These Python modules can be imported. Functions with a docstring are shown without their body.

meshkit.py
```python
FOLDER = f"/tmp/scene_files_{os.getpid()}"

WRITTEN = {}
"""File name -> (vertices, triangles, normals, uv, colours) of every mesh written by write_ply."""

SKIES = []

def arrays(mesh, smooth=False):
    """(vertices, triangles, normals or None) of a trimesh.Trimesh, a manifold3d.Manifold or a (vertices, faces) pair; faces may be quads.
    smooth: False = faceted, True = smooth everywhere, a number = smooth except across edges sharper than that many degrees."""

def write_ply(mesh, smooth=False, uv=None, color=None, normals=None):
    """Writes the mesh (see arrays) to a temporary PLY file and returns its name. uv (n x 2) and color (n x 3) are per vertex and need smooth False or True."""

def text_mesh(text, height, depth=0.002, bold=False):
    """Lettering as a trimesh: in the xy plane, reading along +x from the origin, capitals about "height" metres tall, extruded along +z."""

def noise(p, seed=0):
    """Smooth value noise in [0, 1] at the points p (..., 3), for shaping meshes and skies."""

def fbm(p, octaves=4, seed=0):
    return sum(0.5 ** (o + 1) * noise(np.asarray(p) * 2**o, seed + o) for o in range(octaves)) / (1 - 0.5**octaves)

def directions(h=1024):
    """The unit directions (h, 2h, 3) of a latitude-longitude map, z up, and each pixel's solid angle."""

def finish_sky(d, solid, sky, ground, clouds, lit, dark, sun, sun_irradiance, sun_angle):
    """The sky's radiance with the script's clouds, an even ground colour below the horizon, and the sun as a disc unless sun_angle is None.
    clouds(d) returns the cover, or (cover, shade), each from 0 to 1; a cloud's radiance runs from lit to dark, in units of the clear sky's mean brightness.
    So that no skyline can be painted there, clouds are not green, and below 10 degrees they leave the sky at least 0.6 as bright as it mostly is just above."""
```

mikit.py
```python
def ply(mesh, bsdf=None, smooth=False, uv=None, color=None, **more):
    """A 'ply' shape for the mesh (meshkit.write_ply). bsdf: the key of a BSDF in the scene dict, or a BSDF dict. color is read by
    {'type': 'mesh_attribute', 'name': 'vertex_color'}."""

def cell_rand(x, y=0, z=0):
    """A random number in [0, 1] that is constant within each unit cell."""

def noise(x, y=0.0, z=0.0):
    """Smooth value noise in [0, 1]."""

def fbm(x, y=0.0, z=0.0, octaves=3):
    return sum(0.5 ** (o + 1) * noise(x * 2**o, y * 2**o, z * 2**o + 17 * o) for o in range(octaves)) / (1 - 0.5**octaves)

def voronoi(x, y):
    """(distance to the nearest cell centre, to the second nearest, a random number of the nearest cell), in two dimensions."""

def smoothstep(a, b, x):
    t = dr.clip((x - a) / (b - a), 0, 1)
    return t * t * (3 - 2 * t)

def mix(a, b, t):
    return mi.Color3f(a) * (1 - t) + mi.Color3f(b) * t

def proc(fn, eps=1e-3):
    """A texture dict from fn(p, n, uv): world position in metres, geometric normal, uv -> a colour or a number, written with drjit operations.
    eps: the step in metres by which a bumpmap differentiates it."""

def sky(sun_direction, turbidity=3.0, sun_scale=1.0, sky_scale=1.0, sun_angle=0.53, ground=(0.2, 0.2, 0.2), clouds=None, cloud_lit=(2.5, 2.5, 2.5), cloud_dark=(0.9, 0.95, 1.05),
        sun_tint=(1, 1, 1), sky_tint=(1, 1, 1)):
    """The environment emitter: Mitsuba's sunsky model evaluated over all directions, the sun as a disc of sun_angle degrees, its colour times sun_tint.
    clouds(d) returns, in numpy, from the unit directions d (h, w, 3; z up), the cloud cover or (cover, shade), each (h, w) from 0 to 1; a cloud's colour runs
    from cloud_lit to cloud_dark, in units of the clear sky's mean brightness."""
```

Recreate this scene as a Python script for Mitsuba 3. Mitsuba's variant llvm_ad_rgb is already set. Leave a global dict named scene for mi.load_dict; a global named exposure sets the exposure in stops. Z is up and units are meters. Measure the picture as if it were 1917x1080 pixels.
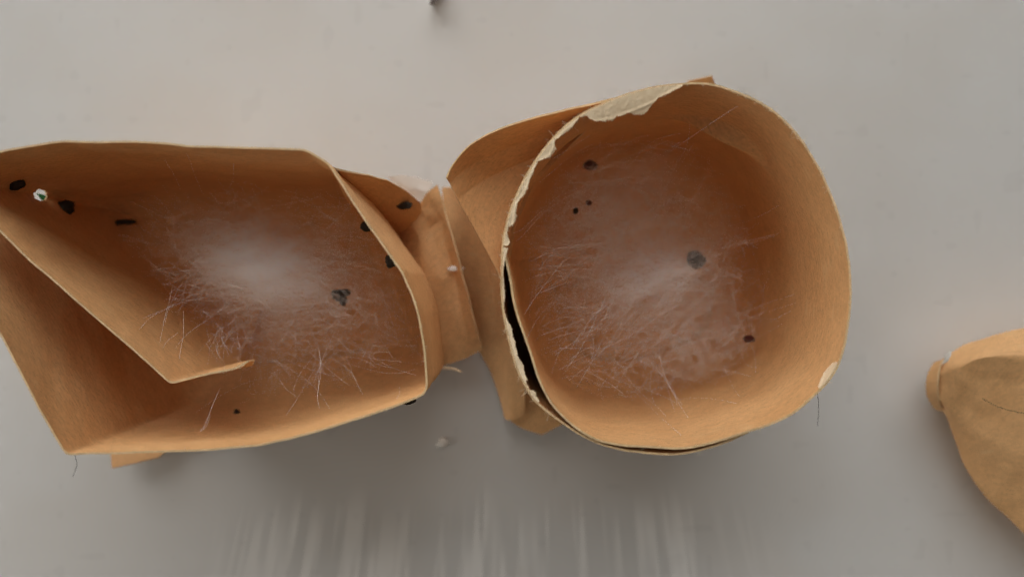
import math
import numpy as np, trimesh, shapely, shapely.geometry as sg
import drjit as dr, mitsuba as mi, mikit, meshkit
from scipy.interpolate import PchipInterpolator, Akima1DInterpolator
from scipy.ndimage import gaussian_filter, gaussian_filter1d, map_coordinates
T = mi.ScalarTransform4f
scene, labels = {}, {}
MM = 1e-3
# ------------------------------------------------------------------ camera, light, exposure
EYE, RIM = 151.0, 45.0                      # camera height and tube height over the table, in mm
FOV = 64.0
scene['camera'] = {'type': 'thinlens', 'fov': FOV, 'fov_axis': 'x', 'near_clip': 0.005, 'far_clip': 20.0,
                   'aperture_radius': 0.00125, 'focus_distance': 0.116,
                   'to_world': T().look_at(origin=[0, 0, EYE * MM], target=[0, 0, 0], up=[0, 1, 0])}
exposure = 0.36
labels['window_light'] = {'label': 'tall wide bright window beyond the far edge of the table', 'category': 'window'}
# daylight from one window beyond the far edge of the table, and the dim light of the rest of the room
WIN_C, WIN_W, WIN_H = np.array([-0.22, 1.12, 0.88]), 2.0, 1.15
scene['window_light'] = {'type': 'rectangle',
    'to_world': T().look_at(origin=WIN_C.tolist(), target=[0, 0, 0.02], up=[0, 0, 1]) @ T().scale([WIN_W / 2, WIN_H / 2, 1]),
    'emitter': {'type': 'area', 'radiance': {'type': 'rgb', 'value': [2.25, 2.25, 2.22]}}}
# added low fill light on the left, put in to lift the table shadow
scene['window_light_001'] = {'type': 'rectangle',
    'to_world': T().look_at(origin=[-1.45, -0.15, 0.50], target=[0, 0, 0.02], up=[0, 0, 1]) @ T().scale([0.65, 0.38, 1]),
    'emitter': {'type': 'area', 'radiance': {'type': 'rgb', 'value': [1.75, 1.68, 1.55]}}}
labels['window_light_001'] = {'label': 'smaller low added fill light far to the left of the table', 'category': 'window'}
# added overhead fill light, standing in for bounce off the ceiling
scene['overhead_fill'] = {'type': 'rectangle',
    'to_world': T().look_at(origin=[0.0, 0.25, 2.1], target=[0, 0.25, 0], up=[0, 1, 0]) @ T().scale([0.6, 0.6, 1]),
    'emitter': {'type': 'area', 'radiance': {'type': 'rgb', 'value': [0.66, 0.62, 0.56]}}}
labels['overhead_fill'] = {'label': 'broad square added fill light high above the table', 'category': 'lamp'}
scene['room_light'] = {'type': 'constant', 'radiance': {'type': 'rgb', 'value': [0.050, 0.046, 0.040]}}

# ------------------------------------------------------------------ helpers
K = 2 * math.tan(math.radians(FOV / 2)) / 1917.0
def W(px, py, z):
    """A point of the plan: where the line of sight through a spot of the photograph reaches the height z (mm)."""
    d = EYE - z
    return np.array([(px - 958.5) * K * d, (540.0 - py) * K * d, z])
def row(pts): return np.array([W(*p) for p in pts])
def numbered(key):
    if key not in scene and key not in labels: return key
    n = 1
    while f'{key}_{n:03d}' in scene or f'{key}_{n:03d}' in labels: n += 1
    return f'{key}_{n:03d}'
def thing(name, label, cat, group=None, kind=None):
    k = numbered(name); labels[k] = {'label': label, 'category': cat}
    if group: labels[k]['group'] = group
    if kind: labels[k]['kind'] = kind
    return k
def put(key, mesh, bsdf, smooth=True, uv=None):
    v, f = mesh
    scene[key] = mikit.ply((np.asarray(v) * MM, np.asarray(f)), bsdf, smooth=smooth, uv=uv)
def part(name, parent, mesh, bsdf, smooth=True, uv=None, label=None, kind=None):
    k = numbered(parent + '__' + name); put(k, mesh, bsdf, smooth, uv)
    d = {}
    if label: d['label'] = label
    if kind: d['kind'] = kind
    labels[k] = d
    return k
def fbm(p, seed=0, octaves=3):
    return sum(0.5 ** o * (meshkit.noise(np.asarray(p, float) * 2 ** o + 7.3 * o, seed + o) - 0.5) for o in range(octaves))
def curve(P, n, mode='line', soft=0.0, closed=False):
    """P resampled to n points evenly along its length; 'line' keeps creases (rounded over soft mm), 'round' is a smooth curve."""
    P = np.asarray(P, float)
    if mode == 'round':
        t = np.r_[0, np.cumsum(np.linalg.norm(np.diff(P, axis=0), axis=1))]
        P = Akima1DInterpolator(t, P, axis=0)(np.linspace(0, t[-1], 4000))
    t = np.r_[0, np.cumsum(np.linalg.norm(np.diff(P, axis=0), axis=1))]
    m = max(n, 4000); u = np.linspace(0, t[-1], m)
    Q = np.stack([np.interp(u, t, P[:, k]) for k in range(3)], 1)
    if soft > 0: Q = gaussian_filter1d(Q, soft / (t[-1] / m), axis=0, mode='nearest')
    return Q[np.linspace(0, m - 1, n).round().astype(int)]

class Sheet:
    """A sheet of card lofted through curves: G[i, j] the points, i along, j downwards; the rim is j = 0."""
    def __init__(self, rows, nu, nv, mode='line', soft=0.6, at=None, wob=0.25, wl=9.0, rag=0.0, seed=1, flip=False, thick=0.26, vsmooth=False, rowsoft=None):
        C = [curve(r, nu, mode, soft if rowsoft is None else rowsoft[k]) for k, r in enumerate(rows)]
        at = np.linspace(0, 1, len(C)) if at is None else np.asarray(at, float)
        vv = np.linspace(0, 1, nv)
        C = np.stack(C, 1)
        G = PchipInterpolator(at, C, axis=1)(vv) if (vsmooth and len(at) > 2) else np.stack([np.stack([np.interp(vv, at, C[i, :, k]) for k in range(3)], -1) for i in range(nu)], 0)
        N = self.normals(G)
        N = -N if flip else N
        G = G + N * (fbm(G / wl, seed) * wob * 2 + fbm(G / 2.2, seed + 9) * wob * 0.22)[..., None]
        self.N = N
        U = np.r_[0, np.cumsum(np.linalg.norm(np.diff(G[:, 0], axis=0), axis=1))]
        V = np.concatenate([np.zeros((nu, 1)), np.cumsum(np.linalg.norm(np.diff(G, axis=1), axis=2), axis=1)], 1)
        if rag:
            e = fbm(np.stack([U / 1.4, U * 0, U * 0 + seed], 1), seed + 3, 4) * rag
            down = (G[:, 1] - G[:, 0]); down /= np.linalg.norm(down, axis=1, keepdims=True) + 1e-9
            fall = np.clip(1 - V / 3.0, 0, 1) ** 2
            G = G - (down * e[:, None])[:, None, :] * fall[..., None]
        self.G, self.U, self.V, self.thick = G, U, V, thick
    @staticmethod
    def normals(G):
        n = np.cross(np.gradient(G, axis=0), np.gradient(G, axis=1))
        return n / (np.linalg.norm(n, axis=2, keepdims=True) + 1e-12)
    def solid(self, keep=None, edge_wave=0.0):
        """Front sheet = G, back sheet = G - N * thick, walls along every free edge; uv = (mm along, mm below the rim), v < 0 on cut edges."""
        G = self.G; nu, nv = G.shape[:2]
        N = self.normals(G); N *= np.sign((N * self.N).sum(-1, keepdims=True) + 1e-9)
        B = G - N * self.thick
        q = np.ones((nu - 1, nv - 1), bool) if keep is None else keep
        idx = np.arange(nu * nv).reshape(nu, nv)
        i, j = np.nonzero(q)
        a, b, c, d = idx[i, j], idx[i + 1, j], idx[i + 1, j + 1], idx[i, j + 1]
        UV = np.stack([np.broadcast_to(self.U[:, None], (nu, nv)), self.V + 0.02], -1).reshape(-1, 2)
        # orientation
        s = np.sign((np.cross(G[1, 0] - G[0, 0], G[0, 1] - G[0, 0]) * N[0, 0]).sum())
        fr = np.vstack([np.stack([a, b, c], 1), np.stack([a, c, d], 1)])
        if s < 0: fr = fr[:, ::-1]
        n0 = nu * nv
        v = [G.reshape(-1, 3), B.reshape(-1, 3)]; uv = [UV, UV]; f = [fr, fr[:, ::-1] + n0]
        Q = np.pad(q, 1)
        at = 2 * n0
        for (di, dj, p, r) in ((-1, 0, (0, 0), (0, 1)), (1, 0, (1, 0), (1, 1)), (0, -1, (0, 0), (1, 0)), (0, 1, (0, 1), (1, 1))):
            i, j = np.nonzero(q & ~Q[1 + di:1 + di + q.shape[0], 1 + dj:1 + dj + q.shape[1]])
            if not len(i): continue
            e0, e1 = idx[i + p[0], j + p[1]], idx[i + r[0], j + r[1]]
            m = len(e0)
            gf, bf = G.reshape(-1, 3), B.reshape(-1, 3)
            v.append(np.vstack([gf[e0], gf[e1], bf[e1], bf[e0]]))
            u = np.r_[UV[e0, 0], UV[e1, 0], UV[e1, 0], UV[e0, 0]]
            uv.append(np.stack([u, np.full(4 * m, -1.0)], 1))
            k = np.arange(m)
            f.append(at + np.vstack([np.stack([k, k + m, k + 2 * m], 1), np.stack([k, k + 2 * m, k + 3 * m], 1)]))
            at += 4 * m
        v, f, uv = np.vstack(v), np.vstack(f), np.vstack(uv)
        used = np.unique(f); re = np.full(len(v), -1); re[used] = np.arange(len(used))
        return (v[used], re[f]), uv[used]
    def at(self, u, d):
        """Points and normals of the sheet at u mm along and d mm below the rim."""
        u, d = np.broadcast_arrays(np.asarray(u, float), np.asarray(d, float))
        iu = np.interp(u, self.U, np.arange(len(self.U)))
        vm = self.V.mean(0); jv = np.interp(d, vm, np.arange(len(vm)))
        N = self.normals(self.G); N *= np.sign((N * self.N).sum(-1, keepdims=True) + 1e-9)
        g = lambda A: np.stack([map_coordinates(A[..., k], [iu, jv], order=1, mode='nearest') for k in range(3)], -1)
        return g(self.G), g(N)
    def u_of(self, p):
        """mm along the rim of the rim point nearest to p."""
        return self.U[np.argmin(np.linalg.norm(self.G[:, 0, :2] - p[:2], axis=1))]
def drop(r, z, shift=(0, 0)):
    r = np.array(r, float); r[:, 2] = z; r[:, 0] += shift[0]; r[:, 1] += shift[1]
    return r
def tubes(P, r, sides=3):
    """Many threads in one mesh: P (n, m, 3), r a radius or (n,) or (n, m)."""
    P = np.asarray(P, float); n, m = P.shape[:2]
    t = np.gradient(P, axis=1); t /= np.linalg.norm(t, axis=2, keepdims=True) + 1e-12
    a = np.cross(t, [0.31, 0.17, 0.93]); a /= np.linalg.norm(a, axis=2, keepdims=True) + 1e-12
    b = np.cross(t, a)
    ang = np.arange(sides) * 2 * np.pi / sides
    r = np.asarray(r, float); r = r.reshape(r.shape + (1,) * (2 - r.ndim)) if r.ndim else r
    R = np.broadcast_to(r, (n, m))[..., None, None]
    v = P[:, :, None] + R * (np.cos(ang)[:, None] * a[:, :, None] + np.sin(ang)[:, None] * b[:, :, None])
    i, j, k = np.meshgrid(np.arange(n), np.arange(m - 1), np.arange(sides), indexing='ij')
    o = lambda jj, kk: (i * m + jj) * sides + kk % sides
    q = np.stack([o(j, k), o(j, k + 1), o(j + 1, k + 1), o(j + 1, k)], -1).reshape(-1, 4)
    return v.reshape(-1, 3), np.vstack([q[:, [0, 1, 2]], q[:, [0, 2, 3]]])
def lump(c, r, seed, sub=3, rough=0.26, wl=0.75):
    m = trimesh.creation.icosphere(sub, 1.0)
    v = m.vertices * (1 + rough * 2 * fbm(m.vertices / wl + seed * 3.1, seed))[:, None] * np.asarray(r, float)
    return v + np.asarray(c), m.faces
def join(ms):
    v, f, n = [], [], 0
    for a, b in ms: v.append(a); f.append(np.asarray(b) + n); n += len(a)
    return np.vstack(v), np.vstack(f)

# ------------------------------------------------------------------ materials (p arrives in metres)
def kraft_colour(p, n, uv):
    x, y, z = p.x * 1000, p.y * 1000, p.z * 1000
    big = mikit.fbm(x / 7 + 11, y / 7, z / 7, 3)
    fine = mikit.fbm(x / 0.35, y / 0.35, z / 0.35, 2)
    fib = mikit.noise(uv.x / 0.9, uv.y / 0.16)
    base = mikit.mix((0.585, 0.318, 0.133), (0.665, 0.392, 0.182), big)
    base = base * (0.78 + 0.26 * fine + 0.18 * fib)
    scuff = mikit.smoothstep(0.70, 0.85, mikit.noise(x / 3.1 + 4, y / 3.1, z / 3.1 + 9)) * mikit.smoothstep(0.5, 0.8, mikit.noise(uv.x / 3.0, uv.y / 0.25 + 50))
    base = mikit.mix(base, (0.68, 0.45, 0.23), scuff * 0.45)
    speck = mikit.smoothstep(0.80, 0.9, mikit.noise(x / 0.22 + 40, y / 0.22, z / 0.22))
    base = mikit.mix(base, (0.25, 0.125, 0.05), speck * 0.22)
    edge = mi.Color3f(0.62, 0.44, 0.24) * (0.75 + 0.5 * fine)
    rubbed = mikit.smoothstep(0.55, 0.0, uv.y + 0.5 * (fine - 0.5)) * 0.35
    base = mikit.mix(base, edge, rubbed)
    return dr.select(uv.y < 0, edge, base)
scene['kraft'] = {'type': 'twosided', 'b': {'type': 'bumpmap', 'scale': 1.0,
    'tex': mikit.proc(lambda p, n, uv: 0.000034 * mikit.fbm(p.x * 2600, p.y * 2600, p.z * 2600, 2) + 0.00012 * mikit.fbm(p.x * 420, p.y * 420, p.z * 420, 2), 1e-4),
    'b': {'type': 'principled', 'base_color': mikit.proc(kraft_colour), 'roughness': 0.62, 'specular': 0.32}}}
scene['torn'] = {'type': 'twosided', 'b': {'type': 'diffuse', 'reflectance': mikit.proc(
    lambda p, n, uv: mikit.mix((0.76, 0.57, 0.36), (0.88, 0.73, 0.52), mikit.fbm(p.x * 3500, p.y * 3500, p.z * 3500, 3)))}}
def table_colour(p, n, uv):
    x, y = p.x * 1000, p.y * 1000
    blotch = mikit.fbm(x / 22 + 5, y / 16 + 9, 0.0, 3)
    c = mikit.mix((0.575, 0.556, 0.528), (0.590, 0.580, 0.560), mikit.smoothstep(0.3, 0.7, blotch))
    # pale lengthwise streaks near the front of the table
    lean = x + 0.16 * (y + 40) * x / 40
    s = mikit.noise(lean / 2.1 + 3, y / 26) * 0.6 + mikit.noise(lean / 0.8 + 31, y / 14) * 0.4
    where = mikit.smoothstep(-37, -47, y + 9 * (mikit.noise(lean / 2.6 + 9, 0.5) - 0.5)) * mikit.smoothstep(-60, -40, x) * mikit.smoothstep(52, 30, x)
    c = c * (1 + where * (mikit.smoothstep(0.42, 0.78, s) * 0.26 - 0.04))
    spot = mikit.smoothstep(0.86, 0.93, mikit.noise(x / 2.6 + 77, y / 2.6 + 13))
    return c * (1 - 0.04 * spot)
scene['table_paint'] = {'type': 'twosided', 'b': {'type': 'principled', 'base_color': mikit.proc(table_colour), 'roughness': 0.45, 'specular': 0.3}}
scene['silk'] = {'type': 'twosided', 'b': {'type': 'principled', 'base_color': {'type': 'rgb', 'value': [0.88, 0.89, 0.91]}, 'roughness': 0.35, 'specular': 0.6}}
scene['tan_fibre'] = {'type': 'twosided', 'b': {'type': 'diffuse', 'reflectance': {'type': 'rgb', 'value': [0.78, 0.66, 0.46]}}}
scene['dark'] = {'type': 'twosided', 'b': {'type': 'diffuse', 'reflectance': mikit.proc(
    lambda p, n, uv: mikit.mix((0.018, 0.015, 0.012), (0.070, 0.058, 0.046), mikit.fbm(p.x * 3000, p.y * 3000, p.z * 3000, 2)))}}
scene['rusty'] = {'type': 'twosided', 'b': {'type': 'diffuse', 'reflectance': {'type': 'rgb', 'value': [0.085, 0.028, 0.022]}}}
scene['white_paper'] = {'type': 'twosided', 'b': {'type': 'diffuse', 'reflectance': {'type': 'rgb', 'value': [0.84, 0.81, 0.76]}}}
scene['green_leaf'] = {'type': 'twosided', 'b': {'type': 'diffuse', 'reflectance': {'type': 'rgb', 'value': [0.03, 0.10, 0.035]}}}
scene['grey_plastic'] = {'type': 'twosided', 'b': {'type': 'principled', 'base_color': {'type': 'rgb', 'value': [0.16, 0.14, 0.15]}, 'roughness': 0.4}}

# ------------------------------------------------------------------ setting
g = np.array([[-900, -700, 0], [900, -700, 0], [900, 700, 0], [-900, 700, 0]], float)
put('table', (g, np.array([[0, 1, 2], [0, 2, 3]])), 'table_paint', False)
labels['table'] = {'label': 'smooth off-white painted table top with pale lengthwise streaks', 'category': 'table', 'kind': 'structure'}

solids = []                                      # what grains and specks may rest on
def add_sheet(name, parent, sh, keep=None, label=None, mat='kraft'):
    m, uv = sh.solid(keep)
    solids.append(m)
    return part(name, parent, m, mat, True, uv, label)
def floor_panel(parent, outline, z0, seed, folds, step=0.5, label=None):
    """The closed bottom of a tube: crossed flaps, each a sheet of its own, clipped to the outline (world mm)."""
    poly = sg.Polygon(outline).buffer(0)
    for k, (cut, dz, tilt) in enumerate(folds):
        reg = poly.intersection(sg.Polygon(cut)) if cut is not None else poly
        x0, y0, x1, y1 = reg.bounds
        X, Y = np.meshgrid(np.arange(x0, x1 + step, step), np.arange(y0, y1 + step, step), indexing='ij')
        Z = z0 + dz + tilt[0] * (X - (x0 + x1) / 2) + tilt[1] * (Y - (y0 + y1) / 2) + 0.9 * fbm(np.stack([X / 12, Y / 12, X * 0 + seed + k], -1), seed + k)
        Z = np.maximum(Z, 0.5)
        sh = object.__new__(Sheet)
        sh.G = np.stack([X, Y, Z], -1); sh.N = np.zeros_like(sh.G); sh.N[..., 2] = 1
        sh.U = X[:, 0] - x0; sh.V = np.broadcast_to(Y[0] - y0 + 1.0, X.shape).copy(); sh.thick = 0.4
        cx, cy = (X[1:, 1:] + X[:-1, :-1]) / 2, (Y[1:, 1:] + Y[:-1, :-1]) / 2
        add_sheet('bottom_flap', parent, sh, shapely.contains_xy(reg, cx, cy))

# ------------------------------------------------------------------ left tube: a crumpled tube whose wall overlaps itself
LT = thing('cardboard_tube', 'crumpled angular brown cardboard tube, open, with its torn inner end folded across one corner', 'cardboard tube')
Z = RIM
rimL = [(465, 672, 40.5), (440, 687, 41), (392, 697, 41), (320, 717, 41.5), (160, 573, 42.5), (60, 490, 43), (0, 428, 43.4), (-60, 372, 44), (-104, 328, 44.4), (-90, 314, 44.6),
        (0, 288, Z), (60, 277, Z), (122, 265, Z), (240, 268, Z), (370, 277, Z), (480, 281, Z), (570, 285, Z), (612, 308, Z), (650, 364, Z), (690, 425, Z),
        (725, 470, Z), (752, 507, Z), (772, 560, Z), (781, 590, Z), (789, 640, Z), (794, 690, Z), (797, 727, Z), (792, 737, Z), (740, 758, Z), (680, 780, Z), (600, 803, Z),
        (540, 820, Z), (480, 832, Z), (400, 840, Z), (300, 845, Z), (200, 848, Z), (125, 850, Z), (60, 735, Z), (0, 622, Z), (-60, 520, Z), (-118, 420, Z), (-150, 350, Z)]
r0 = row(rimL)
base = drop(r0, 1.0)
cen = W(400, 560, 45)
d = base[:, :2] - cen[:2]
base[:, :2] -= 0.02 * d
base[:4, :2] += np.array([0.4, 0.6])             # the inner end leans out from its fold
def foot(rim, base, centre, inset, zs):
    """Rows from the rim down: upright, then rounding inwards to the bottom."""
    t = np.gradient(gaussian_filter1d(rim[:, :2], 1.0, axis=0), axis=0); nrm = np.stack([-t[:, 1], t[:, 0]], 1)
    nrm /= np.linalg.norm(nrm, axis=1, keepdims=True) + 1e-9
    nrm *= np.sign(((centre[:2] - rim[:, :2]) * nrm).sum(1).mean())
    out = []
    for z, k in zs:
        f = (rim[:, 2:3] - z) / (rim[:, 2:3] - base[:, 2:3]); p = rim + (base - rim) * f; p[:, :2] += nrm * inset * k; p[:, 2] = z; out.append(p)
    return out
ZS = [(22.0, 0.0), (13.0, 0.02), (9.0, 0.10), (6.0, 0.28), (4.0, 0.58), (2.8, 1.0)]
wallL = Sheet([r0] + foot(r0, base, cen, 7.0, ZS), 900, 130, 'line', 0.45, at=[0, .46, .64, .72, .79, .87, 1], wob=0.22, rag=0.10, seed=3, vsmooth=True, rowsoft=[.45, .45, .6, 1, 1.6, 2.4, 3.2])
n_in = (wallL.N[450, 5] * (cen - wallL.G[450, 5])).sum()
if n_in < 0: wallL.N = -wallL.N
# the gap torn at the left fold, half-way down
hole = W(76, 366, 23)
qc = (wallL.G[1:, 1:] + wallL.G[:-1, :-1]) / 2
ray0 = np.array([0, 0, EYE])
dirh = (hole - ray0) / np.linalg.norm(hole - ray0)
rel = qc - ray0
off = np.linalg.norm(rel - (rel @ dirh)[..., None] * dirh, axis=-1) + 0.35 * fbm(qc / 0.9, 5)
uc = (wallL.U[1:] + wallL.U[:-1])[:, None] / 2
keepL = ~((off < 0.95) & (uc < wallL.u_of(W(300, 270, Z))))
vc = (wallL.V[1:, 1:] + wallL.V[:-1, :-1]) / 2
keepL &= ~((uc < 12) & (vc > 2.2 + 2.4 * uc + 0.5 * fbm(qc / 1.2, 8)))      # the inner end is torn back towards the bottom
keepL &= ~((off < 2.4) & (uc > wallL.u_of(W(0, 622, Z))))
add_sheet('wall', LT, wallL, keepL)
inner = np.array([p for p in base[8:37, :2]])
big = 400
floor_panel(LT, inner, 1.9, 21, [(None, 0, (0.0, 0.0)),
    ([(-100, 3), (-30, 6), (0, 4), (0, 60), (-100, 60)], 0.9, (0.0, 0.012))])
# outer ply that runs on behind the right wall and folds down to the table
sideT = row([(614, 309, 44.2), (646, 318.5, 41.5), (690, 326, 34), (725, 336, 27), (760, 357, 19), (786, 379, 12)])
sideB = row([(660, 395, 6), (700, 425, 4), (740, 446, 3.2), (775, 452, 3.2), (785, 445, 3.4), (795, 420, 4)])
add_sheet('side_flap', LT, Sheet([sideT, sideB], 120, 60, 'line', 0.8, seed=31, wob=0.15))
endR = [row([(740, 415, 5.5), (765, 405, 9.0), (785, 384, 9.5), (800, 360, 11.5), (820, 345, 12)]),
        row([(760, 460, 6), (785, 440, 9), (805, 425, 8.2), (828, 412, 9.4), (838, 408, 12)]),
        row([(775, 530, 6), (795, 525, 9), (825, 522, 9.6), (855, 520, 8.6), (867, 519, 12)]),
        row([(785, 620, 6), (805, 620, 8), (840, 618, 8.2), (875, 615, 9.4), (894, 614, 11.5)]),
        row([(788, 690, 5), (803, 689, 6), (838, 682, 7.5), (875, 669, 8), (905, 652, 10)])]
endS = Sheet(endR, 120, 140, 'line', 0.35, seed=33, wob=0.22, wl=6.0)
add_sheet('folded_end', LT, endS)
cornerL = [row([(260, 800, 1.5), (330, 800, 1.5), (430, 800, 1.5)]), row([(205, 848, 4.5), (240, 848, 4.0), (320, 838, 3.0)]), row([(208, 877, 6.0), (245, 869, 5.5), (300, 856, 4.5)])]
add_sheet('corner_flap', LT, Sheet(cornerL, 60, 60, 'line', 0.5, seed=35, wob=0.1))

# ------------------------------------------------------------------ round tube
RT = thing('cardboard_tube', 'round open cardboard tube with cream torn rim and dark gap between its plies', 'cardboard tube')
rimR = [(947, 470), (953, 500), (960, 530), (965, 562), (973, 598), (983, 630), (993, 660), (1006, 700), (1022, 735), (1045, 766), (1073, 793), (1100, 811), (1140, 826), (1220, 834), (1300, 832),
        (1400, 803), (1455, 784), (1530, 732), (1566, 685), (1582, 630), (1589, 575), (1588, 500), (1579, 440), (1560, 378), (1535, 320), (1505, 270), (1470, 228),
        (1425, 192), (1375, 170), (1330, 159), (1285, 156), (1232, 161), (1160, 182), (1090, 216), (1050, 246), (1016, 282), (990, 322), (968, 366), (953, 410), (944, 455),
        (942, 510), (943, 550), (947, 600), (956, 650), (970, 697), (985, 724), (1003, 751), (1040, 779), (1072, 802), (1100, 818), (1140, 834), (1200, 845), (1250, 848.5), (1320, 838), (1402, 806)]
r0 = row([(x, y, Z) for x, y in rimR])
r0[:, 2] += 0.5 * np.sin(np.linspace(0, 9, len(r0)))
r0[-14:, 2] -= 0.5
cenR = W(1268, 500, 45)
baseR = drop(r0, 1.0); dd = baseR[:, :2] - cenR[:2]
shr = np.full(len(r0), 0.035)
baseR[:, :2] -= shr[:, None] * dd
wallR = Sheet([r0] + foot(r0, baseR, cenR, 6.5, ZS), 1000, 130, 'round', 0.3, at=[0, .46, .64, .72, .79, .87, 1], wob=0.2, rag=0.12, seed=41, vsmooth=True)
if (wallR.N[400, 5] * (cenR - wallR.G[400, 5])).sum() < 0: wallR.N = -wallR.N
# a dent: the wall is buckled inwards in a crescent at the back
uD = wallR.u_of(W(1425, 192, Z))
dU, dV = wallR.U[:, None] - uD, wallR.V - 14.5
ridge = np.exp(-(dU / 6.5) ** 2)
lip = dV - 0.030 * dU ** 2 - 0.16 * dU
prof = np.where(lip < 0, np.exp(-(lip / 0.7) ** 2), np.exp(-(lip / 2.6) ** 2))
wallR.G += wallR.N * (2.4 * ridge * prof)[..., None]
add_sheet('wall', RT, wallR)
ringR = baseR[6:40, :2]
floor_panel(RT, ringR, 1.9, 51, [(None, 0, (0, 0)),
    ([(-20, -6), (20, 3), (70, -2), (70, 60), (-20, 60)], 1.0, (0.004, 0.012))])
# outer leaf of card standing to the left of the round tube
lf = [row([(1150, 186, 42), (1098, 199, 42), (1050, 210, 41), (1000, 223, 39.5), (930, 246, 36), (882, 272, 32.5), (852, 303, 30.5), (836, 335, 30)]),
      row([(1135, 205, 36), (1090, 224, 35), (1045, 242, 33.5), (1000, 258, 32), (935, 285, 30), (893, 303, 28.8), (864, 322, 28.6), (841, 344, 29)]),
      row([(1115, 225, 32), (1080, 250, 30), (1040, 275, 28.5), (1000, 295, 27.5), (945, 318, 26.8), (910, 335, 26.8), (880, 355, 27.2), (856, 374, 28)]),
      row([(1000, 345, 26), (990, 350, 26), (980, 360, 26), (968, 370, 26), (950, 385, 26), (925, 402, 26.2), (903, 418, 26.6), (885, 425, 27)]),
      row([(968, 420, 25), (964, 424, 25), (960, 430, 25), (955, 438, 25), (945, 448, 25.4), (935, 458, 25.8), (922, 466, 26.2), (910, 471, 26.5)]),
      row([(952, 500, 24), (951, 503, 24), (950, 506, 24), (948, 510, 24), (946, 515, 24.5), (944, 518, 25), (941, 521, 25.5), (938, 523, 26)])]
leaf = Sheet(lf, 160, 120, 'round', 0.4, at=[0, 0.13, 0.26, 0.55, 0.78, 1], seed=61, wob=0.12, rag=0.08)
if leaf.N[80, 60, 2] < 0: leaf.N = -leaf.N
add_sheet('outer_leaf', RT, leaf)
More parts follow.
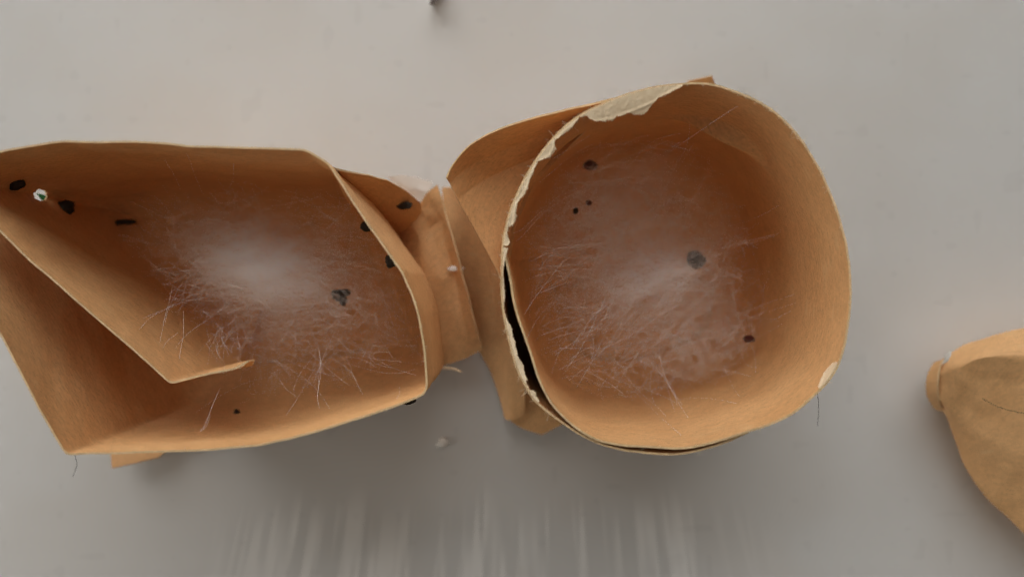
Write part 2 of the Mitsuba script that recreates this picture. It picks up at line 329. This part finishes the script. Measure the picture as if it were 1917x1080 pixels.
ls = [row([(829, 350, 0.8), (862, 352, 10), (876, 362, 22)]), row([(838, 440, 0.8), (900, 440, 9), (928, 466, 22)]), row([(864, 545, 0.8), (926, 535, 8), (957, 525, 20)]),
      row([(890, 640, 0.8), (938, 640, 7), (975, 630, 14)]), row([(922, 700, 2), (944, 700, 7), (985, 700, 9)]), row([(946, 782, 4), (953, 787, 6), (985, 775, 6)])]
add_sheet('outer_flap', RT, Sheet(ls, 50, 140, 'line', 0.5, seed=63, wob=0.12, vsmooth=True))
cb = [row([(953, 690, 6), (1000, 700, 6), (1100, 720, 6)]), row([(953, 740, 5), (990, 752, 5), (1100, 770, 5)]), row([(955, 786, 4), (975, 800, 4), (1016, 814, 4.2)])]
add_sheet('corner_flap', RT, Sheet(cb, 60, 50, 'line', 0.5, seed=65, wob=0.1))
ct = [row([(1215, 285, 1.2), (1290, 285, 1.2), (1350, 292, 1.2)]), row([(1262, 200, 5), (1310, 190, 5.5), (1352, 190, 6)]), row([(1286, 153, 8), (1312, 147, 8.5), (1335, 142, 9)])]
add_sheet('corner_flap', RT, Sheet(ct, 60, 60, 'line', 0.5, seed=66, wob=0.1))

# torn patches where the brown face has peeled off the rim: ragged sheets of cream fibre standing proud of it
def torn(parent, sh, u0, u1, depth, seed, label=None, lift=0.10, slope=None, lo=-0.05, wide=0.66):
    su = 0.11
    us = np.arange(u0, u1, su); dmax = max(p[1] for p in depth) * 1.5 + 0.8
    ds = np.arange(lo, dmax, su)
    Ug, Dg = np.meshgrid(us, ds, indexing='ij')
    x = (Ug - u0) / (u1 - u0)
    lim = np.interp(x, [p[0] for p in depth], [p[1] for p in depth]) * (wide if slope is None else 1.0)
    rough = 0.85 * fbm(np.stack([Ug / 2.6, Dg / 2.6, Ug * 0 + seed], -1), seed, 5) + 0.10 * (np.random.default_rng(seed).random(Ug.shape) - 0.5)
    keep = (Dg + 2.0 * rough * np.minimum(1, lim)) < lim
    P, N = sh.at(Ug, np.maximum(Dg, 0))
    P[..., 2] -= np.minimum(Dg, 0)
    if slope is None:                                   # a ply torn loose that lies inwards from the rim
        P, N = sh.at(Ug, np.zeros_like(Ug)); IN = N * [1, 1, 0]; IN /= np.linalg.norm(IN, axis=-1, keepdims=True)
        P = P + IN * np.maximum(Dg, 0)[..., None]; P[..., 2] += 0.12 - 0.16 * Dg - 0.05 * Dg ** 2; N = N * 0 + [0, 0, 1.0]
    h = lift + 0.06 * fbm(np.stack([Ug / 0.35, Dg / 0.35, Ug * 0], -1), seed + 4, 3) + 0.10 * np.clip(1 - np.abs(lim - Dg) / 0.3, 0, 1)
    s = object.__new__(Sheet); s.G = P + N * (h + 0.08)[..., None]; s.N = N; s.U = us; s.V = np.maximum(Dg, 0.02); s.thick = 0.14
    m, uv = s.solid(keep[1:, 1:] & keep[:-1, :-1])
    part('torn_edge', parent, m, 'torn', True, uv, label)
uR = lambda x, y, after=0.0: float(wallR.U[int(np.argmin(np.linalg.norm(wallR.G[:, 0, :2] - W(x, y, Z)[:2], axis=1) + (wallR.U < after) * 1e3))])
u_a, u_b = uR(1250, 158), uR(1085, 218)
torn(RT, wallR, u_a - 2.0, u_b, [(0, 0.2), (0.12, 0.9), (0.3, 1.9), (0.5, 2.3), (0.7, 2.3), (0.88, 1.7), (0.96, 0.6), (1, 0.2)], 71, 'broad cream patch where the brown face has peeled from the rim', wide=0.95)
torn(RT, wallR, u_b + 0.2, uR(1030, 266), [(0, 0.3), (0.3, 0.7), (0.6, 0.5), (1, 0.6)], 72)
torn(RT, wallR, uR(1036, 260), uR(1002, 303), [(0, 0.3), (0.2, 1.1), (0.55, 1.5), (0.85, 0.8), (1, 0.3)], 73)
torn(RT, wallR, uR(1002, 303), uR(962, 380), [(0, 0.4), (0.3, 0.6), (0.5, 0.9), (0.75, 1.1), (1, 0.5)], 74)
torn(RT, wallR, uR(962, 380), uR(945, 462), [(0, 0.5), (0.3, 0.9), (0.6, 1.3), (0.9, 1.2), (1, 0.5)], 75)
aft = uR(944, 460) - 1
torn(RT, wallR, uR(944, 465, aft), uR(950, 590, aft), [(0, 0.6), (0.3, 0.3), (0.6, 0.35), (1, 0.4)], 76)
torn(RT, wallR, uR(950, 590, aft), uR(984, 712, aft), [(0, 0.4), (0.2, 0.7), (0.5, 0.7), (0.8, 0.8), (1, 0.7)], 77)
torn(RT, wallR, uR(982, 708, aft), uR(1010, 752, aft), [(0, 0.6), (0.3, 1.2), (0.7, 1.1), (1, 0.3)], 78)
torn(RT, wallR, uR(1535, 728) , uR(1568, 680), [(0, 0.3), (0.3, 1.1), (0.7, 2.4), (0.95, 1.6), (1, 0.3)], 79, slope=0)

# short paper fibres along the rims
def rim_fibres(parent, sh, spans, n, seed, lo=0.25, hi=0.9):
    g = np.random.default_rng(seed)
    sel = g.integers(0, len(spans), n)
    u = np.array([g.uniform(*spans[s]) for s in sel])
    P, N = sh.at(u, g.uniform(-0.0, 0.25, n))
    P = P - N * (sh.thick * g.random(n))[:, None]
    dirn = N * g.normal(0, 1, n)[:, None] + g.normal(0, 0.8, (n, 3)); dirn[:, 2] += 0.5
    dirn /= np.linalg.norm(dirn, axis=1, keepdims=True)
    L = g.uniform(lo, hi, n) * g.choice([0.6, 1, 1.6], n, p=[0.6, 0.32, 0.08])
    t = np.linspace(0, 1, 5)
    bend = g.normal(0, 0.35, (n, 3))
    C = P[:, None] + (dirn * L[:, None])[:, None] * t[None, :, None] + (bend * L[:, None])[:, None] * (t ** 2)[None, :, None]
    part('rim_fibres', parent, tubes(C, 0.022), 'tan_fibre', True, kind='stuff')
rim_fibres(RT, wallR, [(0.5, wallR.U[-1] - 0.5), (uR(1570, 400), uR(1380, 172)), (u_a, uR(945, 462)), (uR(944, 465, aft), uR(1042, 778, aft))], 750, 81, 0.15, 0.7)
rim_fibres(LT, wallL, [(0.2, 4), (wallL.u_of(W(690, 425, Z)), wallL.u_of(W(794, 690, Z))), (wallL.u_of(W(560, 285, Z)), wallL.u_of(W(130, 850, Z)))], 260, 82, 0.1, 0.4)

# ------------------------------------------------------------------ third tube at the right edge
CT = thing('cardboard_tube', 'closed pinched tan cardboard tube lying at the right edge of the picture', 'cardboard tube')
cr = [row([(1758, 708, 1), (1766, 695, 1), (1800, 660, 1), (1870, 636, 1), (1960, 620, 1), (2080, 612, 1)]),
      row([(1754, 684, 7), (1762, 673, 9), (1800, 645, 10), (1870, 624, 11), (1960, 606, 12), (2080, 598, 12)]),
      row([(1752, 702, 11), (1778, 694, 14), (1830, 668, 18), (1890, 660, 20), (1970, 664, 22), (2080, 680, 25)]),
      row([(1752, 722, 11), (1790, 734, 13.5), (1850, 706, 17), (1917, 722, 19), (1985, 760, 21), (2080, 800, 22)]),
      row([(1752, 744, 11), (1790, 785, 11), (1845, 815, 13.5), (1917, 852, 15.5), (1985, 890, 17), (2080, 930, 18)]),
      row([(1755, 762, 5), (1766, 772, 5), (1800, 870, 7), (1850, 938, 8), (1917, 1000, 9), (2020, 1085, 10)]),
      row([(1762, 750, 1), (1778, 765, 1), (1815, 850, 1), (1865, 915, 1), (1930, 980, 1), (2030, 1060, 1)])]
ctS = Sheet(cr, 160, 160, 'line', 0.9, at=[0, 0.12, 0.34, 0.5, 0.66, 0.9, 1], seed=91, wob=0.4, wl=7)
ctS.G = np.stack([gaussian_filter(ctS.G[..., k], (1.0, 2.2), mode='nearest') for k in range(3)], -1)
if ctS.N[80, 80, 2] < 0: ctS.N = -ctS.N
add_sheet('wall', CT, ctS)
te = [row([(1768, 671, 11.5), (1760, 690, 12), (1757, 715, 12.4), (1758, 742, 11.6), (1765, 769, 7)]), row([(1752, 679, 9), (1741, 697, 9.5), (1736, 718, 9.6), (1737, 740, 8.8), (1751, 764, 6)]), row([(1760, 686, 2), (1750, 700, 2), (1745, 718, 2), (1747, 738, 2), (1758, 756, 2)])]
add_sheet('end_fold', CT, Sheet(te, 50, 40, 'line', 0.7, seed=93, wob=0.15))
# ------------------------------------------------------------------ scraps, specks, crumbs
allm = join(solids); surf = trimesh.Trimesh(allm[0], allm[1], process=False)
def on_surface(px, py, default=3.0):
    """Where something seen at that spot rests."""
    o = np.array([0, 0, EYE]); dvec = W(px, py, 0) - o
    loc = surf.ray.intersects_location([o], [dvec / np.linalg.norm(dvec)], multiple_hits=True)[0]
    return W(px, py, default) if not len(loc) else loc[np.argmax(loc[:, 2])]
def speck(px, py, r, label, mat='dark', seed=0, pos=None, sub=3, name='dark_speck', cat='speck', rot=0.0, lift=0.55):
    p = on_surface(px, py) if pos is None else pos
    v, f = lump([0, 0, 0], r, seed, sub)
    c, s = math.cos(rot), math.sin(rot)
    v = v @ np.array([[c, s, 0], [-s, c, 0], [0, 0, 1]])
    toward = np.array([0, 0, EYE]) - p; toward /= np.linalg.norm(toward)
    k = thing(name, label, cat); put(k, (v + p + toward * min(r) * lift, f), mat, True)
speck(30, 345, (1.2, 0.8, 0.8), 'faint dark speck on the upper wall at the left edge of the picture', seed=1)
speck(123, 390, (1.15, 1.3, 1.1), 'large round dark speck right of the small bright hole in the left tube', seed=2)
k = thing('dark_speck', 'long thin dark speck left of the white silk in the left tube', 'speck')
p = on_surface(225, 420)
put(k, join([lump(p + [-1.5, -0.35, 0.5], (1.6, 0.7, 0.6), 3), lump(p + [1.3, 0.35, 0.5], (1.7, 0.5, 0.5), 4)]), 'dark', True)
speck(687, 424, (0.9, 0.8, 0.8), 'upper of two dark specks tucked under the right rim of the left tube', seed=6, pos=W(686, 424, 26))
speck(733, 489, (0.8, 1.0, 0.8), 'lower of two dark specks tucked under the right rim of the left tube', seed=7, pos=W(733, 489, 30))
speck(754, 384, (1.4, 0.7, 0.6), 'dark speck in the notch between the left tube and its folded end', seed=8)
speck(443, 772, (0.5, 0.5, 0.4), 'tiny dark speck near the lower wall of the left tube', seed=9)
speck(763, 748, (1.1, 0.6, 0.6), 'dark speck just outside the lower right corner of the left tube', seed=10, pos=W(763, 749, 34))
speck(1104, 308, (1.1, 0.8, 0.6), 'dull reddish speck beneath the torn rim of the round tube', 'rusty', 14, W(1105, 310, 12))
speck(1102, 380, (0.5, 0.4, 0.4), 'tiny reddish speck left of the silk in the round tube', 'rusty', 15, W(1102, 380, 22))
speck(1078, 395, (0.4, 0.5, 0.4), 'tiny dark speck at the left of the silk in the round tube', 'dark', 16, W(1078, 395, 20))
speck(1402, 634, (0.9, 0.6, 0.5), 'reddish speck at the lower right of the silk in the round tube', 'rusty', 17, W(1402, 634, 17))
speck(1302, 488, (1.5, 1.5, 1.1), 'black round speck caught in the silk of the round tube', 'dark', 19, W(1302, 488, 18.5))
k = thing('dark_speck', 'furry black speck caught at the right end of the silk in the left tube', 'speck')
put(k, join([lump(W(x, y, z), r, 20 + q, 3, .4, .5) for q, (x, y, z, r) in enumerate([(636, 553, 20.5, (0.95, 0.85, 0.7)), (646, 548, 21.5, (0.8, 0.6, 0.5)), (628, 549, 20.5, (0.7, 0.5, 0.5)), (642, 564, 21, (0.55, 0.7, 0.5))])]), 'dark', True)

k = thing('white_crumb', 'pair of tiny white crumbs on the shaded table between the tubes', 'crumb')
put(k, join([lump(W(830, 827, 0.6), (0.85, 0.75, 0.7), 31, 3, .4), lump(W(822, 832, 0.4), (0.5, 0.45, 0.45), 32, 3, .4)]), 'white_paper', True)
k = thing('white_crumb', 'small flat white fleck lying on the folded card between the tubes', 'crumb')
put(k, lump(on_surface(852, 503) + [0, 0, 0.45], (1.3, 0.42, 0.28), 33, 3, .3), 'white_paper', True)
sc = Sheet([row([(722, 331, 10), (752, 328, 8), (785, 334, 6), (812, 342, 5)]), row([(745, 350, 8), (768, 352, 7), (788, 356, 6), (806, 362, 5)]), row([(770, 380, 6), (780, 384, 5.5), (788, 388, 5), (800, 385, 4.5)])],
           60, 40, 'line', 0.6, seed=97, wob=0.2, wl=4, rag=0.12, thick=0.15)
k = thing('paper_scrap', 'small white paper scrap behind the notch at the top of the folded card', 'paper scrap')
m, uv = sc.solid(); put(k, m, 'white_paper', True, uv)
# a second scrap at the pinched tube
m, uv = Sheet([row([(1779, 656, 16), (1781, 664, 16.4), (1776, 676, 16)]), row([(1771, 660, 15), (1768, 670, 14.5), (1764, 683, 13)])], 20, 16, 'line', 0.3, seed=98, wob=0.2, wl=2, thick=0.15).solid()
k = thing('paper_scrap', 'tiny white paper scrap on the tip of the pinched tube at the right edge', 'paper scrap')
put(k, m, 'white_paper', True, uv)
# green fleck in the hole
m, uv = Sheet([row([(68, 362, 21), (80, 364, 21), (94, 370, 21)]), row([(74, 371, 21), (82, 378, 20.6), (90, 388, 20.5)])], 16, 10, 'line', 0.2, seed=99, wob=0.1, wl=2, thick=0.15).solid()
k = thing('leaf_fragment', 'tiny green leaf fragment in the bright hole of the left tube', 'leaf')
put(k, m, 'green_leaf', True, uv)
# grey sliver at the top of the frame
k = thing('grey_sliver', 'thin grey sliver standing on the table at the top of the picture', 'sliver')
m, uv = Sheet([row([(803, 8, 3.0), (806, 2, 5), (812, -14, 6), (822, -34, 6)]), row([(808, 12, 0.3), (811, 4, 0.3), (817, -14, 0.3), (828, -34, 0.3)])], 24, 8, 'line', 0.5, seed=100, wob=0.1, wl=3, thick=0.3).solid()
put(k, m, 'grey_plastic', True, uv)

# ------------------------------------------------------------------ silk
def threads(n, m, start, ang, length, seed, wander=0.30, zfun=None, zslope=0.10):
    g = np.random.default_rng(seed)
    P = np.zeros((n, m, 3)); P[:, 0] = start
    a = ang.copy(); s = g.normal(0, zslope, n)
    kap = g.normal(0, wander * 0.6, n)
    step = length / (m - 1)
    for j in range(1, m):
        a = a + kap / m * 2 + g.normal(0, wander / math.sqrt(m) * 1.4, n)
        s = s * 0.9 + g.normal(0, zslope * 0.4, n)
        P[:, j, 0] = P[:, j - 1, 0] + np.cos(a) * step
        P[:, j, 1] = P[:, j - 1, 1] + np.sin(a) * step
        P[:, j, 2] = P[:, j - 1, 2] + s * step
    return P - (P.mean(1, keepdims=True) - np.asarray(start)[:, None])
def silk_cloud(blobs, seed, radius, inside, strands=()):
    """blobs: (px, py, sx, sy, tilt deg, z, sz, n, main direction deg, spread deg, length lo, hi)"""
    out, rads = [], []; g = np.random.default_rng(seed)
    for k, (px, py, sx, sy, tl, z, sz, n, md, sp, lo, hi) in enumerate(list(blobs) + list(strands)):
        s = K * (EYE - z); q = g.normal(0, 1, (n, 2)) * [sx * s, sy * s]
        c, si = math.cos(math.radians(tl)), math.sin(math.radians(tl))
        xy = q @ np.array([[c, si], [-si, c]]) + W(px, py, z)[:2]
        rr = (q[:, 0] / (sx * s)) ** 2 + (q[:, 1] / (sy * s)) ** 2
        zz = z - sz * np.minimum(rr, 4) * 0.35 + g.normal(0, sz * 0.5, n) * (1 if k < len(blobs) else 0.3)
        clump = (meshkit.noise(np.c_[xy / 2.6, np.zeros(n)], seed + k) - 0.5)
        ang = np.radians(md + g.normal(0, sp, n)) + clump * 1.1
        P = threads(n, 7, np.c_[xy, np.maximum(zz, 4.0)], ang, g.uniform(lo, hi, n), seed + 50 + k)
        keep = shapely.contains_xy(inside, P[..., 0], P[..., 1]).all(1)
        patch = meshkit.noise(np.c_[xy[:, 0] / 1.6, xy[:, 1] / 0.7, np.full(n, 0.5 * k)], seed + 90 + k)
        keep &= g.random(n) < np.clip(0.35 + 1.3 * (patch - 0.2), 0.3, 1)
        out.append(P[keep]); rads.append(np.full(keep.sum(), radius if k < len(blobs) else radius * 1.8))
    P = np.vstack(out); P[..., 2] = np.maximum(P[..., 2], 3.9)
    rad = np.random.default_rng(seed + 7).uniform(0.6, 1.4, len(P)) * np.concatenate(rads)
    return tubes(P, rad)
inL = sg.Polygon(np.vstack([r[:2] for r in row(rimL)[8:37]])).buffer(-1.2)
inL = inL.difference(sg.Polygon(np.vstack([W(320, 722, 41)[:2], W(-100, 345, 41)[:2], W(-100, 700, 41)[:2], W(300, 800, 41)[:2]])))
inR = sg.Polygon(np.vstack([r[:2] for r in r0[5:39]])).buffer(-1.2)
SL = thing('white_silk', 'dense oval pad of fine white silk lying in the left tube', 'silk', kind='stuff')
put(SL, silk_cloud([(478, 500, 60, 33, -14, 26, 2, 3000, -6, 16, 2, 6), (530, 535, 85, 48, -20, 22, 4, 1300, -8, 24, 3, 8), (470, 505, 125, 75, -12, 18, 5, 800, -5, 40, 4, 11),
                    (415, 640, 24, 28, 70, 28, 5, 60, 75, 35, 2, 6), (520, 530, 160, 110, 5, 15, 5, 1000, 0, 60, 5, 14)], 201, 0.0105, inL,
    [(478, 500, 80, 42, -14, 26.5, 3, 680, -4, 14, 1.5, 5), (560, 550, 85, 55, -22, 24, 4, 260, -6, 26, 1.5, 5), (470, 500, 130, 85, -14, 23, 6, 160, -5, 40, 3, 9)]), 'silk', True)
SR = thing('white_silk', 'loose thin web of white silk covering the bottom of the round tube', 'silk', kind='stuff')
put(SR, silk_cloud([(1235, 525, 62, 32, 25, 22, 3, 1300, 24, 20, 2, 6), (1250, 580, 105, 70, -20, 18, 4, 1000, 0, 40, 3, 8), (1170, 450, 85, 75, 0, 17, 4, 900, -8, 28, 3, 8),
                    (1110, 420, 75, 100, 0, 19, 5, 520, 35, 40, 5, 14), (1330, 650, 85, 60, 0, 17, 4, 520, -15, 45, 3, 9), (1210, 490, 170, 170, 0, 16, 5, 1500, 10, 70, 5, 16)], 301, 0.0100, inR,
    [(1240, 530, 80, 42, 25, 22.5, 3, 300, 22, 20, 1.5, 5), (1240, 590, 120, 80, -20, 20, 4, 400, 4, 42, 1.5, 5), (1170, 450, 90, 90, 0, 20, 4, 260, 10, 40, 1.5, 5), (1120, 410, 60, 90, 0, 26, 5, 120, 38, 16, 4, 14)]), 'silk', True)
def stray(parent, inside, spots, seed):
    """Long, nearly straight threads that run out from the pad to the walls."""
    g = np.random.default_rng(seed); out = []
    for (a, b, n, ja, jb) in spots:
        A = np.array([W(a[0] + g.normal(0, ja), a[1] + g.normal(0, ja), a[2] + g.normal(0, 2)) for _ in range(n)])
        B = np.array([W(b[0] + g.normal(0, jb), b[1] + g.normal(0, jb), b[2] + g.normal(0, 1.5)) for _ in range(n)])
        t = np.linspace(0, 1, 12)[None, :, None]
        P = A[:, None] * (1 - t) + B[:, None] * t + np.sin(np.pi * t) * g.normal(0, 0.7, (n, 1, 3)) + np.sin(2 * np.pi * t) * g.normal(0, 0.25, (n, 1, 3))
        out.append(P[shapely.contains_xy(inside, P[..., 0], P[..., 1]).all(1)])
    part('stray_threads', parent, tubes(np.vstack(out), 0.0115), 'silk', True, kind='stuff')
stray(SL, inL, [((400, 480, 24), (300, 400, 26), 8, 40, 50), ((600, 520, 22), (700, 600, 26), 12, 50, 40), ((560, 600, 20), (600, 740, 34), 12, 60, 60), ((420, 420, 22), (380, 320, 34), 9, 60, 70),
                ((560, 460, 22), (660, 430, 24), 12, 40, 30), ((380, 580, 24), (310, 600, 32), 8, 30, 30), ((500, 660, 18), (460, 760, 34), 6, 60, 60), ((650, 640, 16), (730, 690, 32), 9, 30, 30)], 601)
stray(SR, inR, [((1130, 460, 24), (985, 520, 40), 16, 50, 45), ((1120, 400, 26), (1020, 320, 41), 14, 50, 35), ((1180, 380, 24), (1300, 260, 36), 7, 60, 40), ((1150, 620, 22), (1020, 640, 36), 14, 50, 40),
                ((1180, 660, 22), (1230, 780, 38), 12, 60, 50), ((1350, 600, 20), (1470, 590, 28), 10, 60, 40), ((1350, 450, 20), (1430, 430, 28), 9, 40, 40), ((1300, 680, 20), (1390, 760, 36), 8, 50, 30), ((1200, 600, 24), (1100, 690, 28), 14, 60, 50)], 602)
def strand(parent, pts, rad=0.028, seed=0, wig=0.25, mat='silk', name='thread'):
    P = curve(row(pts), 28, 'line', 1.5); g = np.random.default_rng(seed)
    P += gaussian_filter1d(g.normal(0, 1, P.shape), 4, axis=0, mode='nearest') * wig
    part(name, parent, tubes(P[None], rad, 4), mat, True)
for k, s in enumerate([
    [(303, 286, 44), (325, 325, 38), (338, 360, 30)], [(351, 288, 44), (360, 315, 38), (382, 368, 28)], [(436, 300, 42), (437, 335, 36), (426, 365, 28)],
    [(322, 535, 30), (305, 600, 32), (296, 650, 34)], [(345, 520, 26), (320, 560, 28), (305, 610, 31)], [(330, 570, 30), (285, 590, 34), (258, 622, 37)],
    [(340, 575, 30), (346, 625, 34), (332, 680, 39)], [(340, 618, 33), (312, 632, 34), (303, 660, 35)], [(415, 715, 38), (395, 765, 40), (378, 815, 43)],
    [(397, 772, 38), (385, 800, 41), (375, 812, 43)], [(596, 640, 28), (602, 690, 33), (594, 745, 38), (602, 768, 41)], [(600, 650, 28), (598, 700, 33), (597, 745, 38)],
    [(512, 696, 24), (535, 725, 28), (556, 748, 32)], [(640, 425, 24), (610, 450, 22), (578, 470, 20)], [(655, 405, 26), (650, 425, 25), (660, 442, 24)],
    [(690, 640, 22), (715, 655, 24), (735, 648, 26)], [(722, 582, 24), (725, 605, 24), (724, 625, 24)], [(745, 715, 38), (748, 735, 42), (742, 750, 44)],
    [(405, 610, 26), (420, 650, 28), (432, 668, 30)], [(420, 600, 26), (412, 640, 30), (440, 664, 33)], [(448, 610, 26), (440, 640, 28), (455, 655, 30)], [(430, 620, 26), (400, 650, 30), (415, 672, 33)]]):
    strand(SL, s, 0.0125, 400 + k)
for k, s in enumerate([
    [(1390, 194, 43.5), (1320, 238, 41)], [(1282, 262, 38), (1205, 310, 34), (1135, 355, 28)], [(1330, 232, 40), (1230, 300, 34), (1180, 330, 30)],
    [(1118, 262, 38), (1060, 300, 38), (1003, 345, 40)], [(1110, 250, 40), (1055, 285, 40), (1025, 305, 41)], [(1022, 385, 34), (985, 425, 38), (957, 442, 42)],
    [(1018, 395, 34), (990, 430, 38), (962, 455, 41)], [(1058, 545, 28), (1010, 590, 34), (982, 640, 40)], [(1062, 480, 30), (1010, 545, 36), (978, 590, 41)],
    [(1090, 490, 24), (1060, 520, 28), (1020, 540, 32)], [(1060, 680, 32), (1120, 705, 30), (1175, 742, 34)], [(1172, 715, 26), (1220, 765, 34), (1282, 822, 43)],
    [(1160, 690, 26), (1215, 750, 32), (1250, 780, 38)], [(1249, 722, 24), (1255, 745, 30), (1264, 772, 36)], [(1010, 628, 36), (1075, 605, 30), (1130, 575, 26), (1210, 552, 22)],
    [(1100, 615, 28), (1180, 570, 24), (1240, 545, 21)], [(1330, 470, 24), (1365, 462, 26), (1402, 448, 30)], [(1320, 450, 22), (1370, 430, 26), (1405, 428, 30)],
    [(1055, 410, 30), (1065, 385, 34), (1070, 365, 36)], [(1130, 600, 24), (1145, 560, 24), (1152, 530, 22)], [(1400, 640, 22), (1415, 660, 26), (1412, 700, 30)],
    [(1085, 250, 41), (1076, 235, 43), (1066, 228, 44.5)], [(1490, 575, 30), (1450, 600, 28), (1420, 610, 24)], [(1012, 610, 36), (1060, 590, 30), (1100, 600, 26)]]):
    strand(SR, s, 0.0115, 500 + k, 0.18)
def loose(label, pts, mat, rad, seed):
    k = thing('loose_hair', label, 'hair'); P = curve(row(pts), 24, 'line', 1.2)
    P += gaussian_filter1d(np.random.default_rng(seed).normal(0, 1, P.shape), 5, axis=0, mode='nearest') * 0.15
    put(k, tubes(P[None], rad, 4), mat, True)
loose('thin curved dark hair below the lower left corner of the left tube', [(140, 850, 30), (145, 868, 24), (136, 893, 18)], 'grey_plastic', 0.05, 1)
loose('thin grey hair hanging below the right rim of the round tube', [(1531, 731, 40), (1533, 765, 26), (1531, 800, 16)], 'grey_plastic', 0.05, 2)
loose('thin dark hair lying across the pinched tube at the right edge', [(1832, 740, 19.5), (1865, 762, 21.5), (1910, 773, 24), (1940, 776, 25)], 'dark', 0.05, 3)
# curled sliver of card at the lower end of the folded card
Pc = curve(row([(805, 690, 8), (830, 688, 10), (855, 690, 12), (868, 699, 12)]), 24, 'line', 1.2)
part('curled_strip', LT, tubes(Pc[None], np.linspace(0.35, 0.18, 24)[None], 6), 'torn', True)
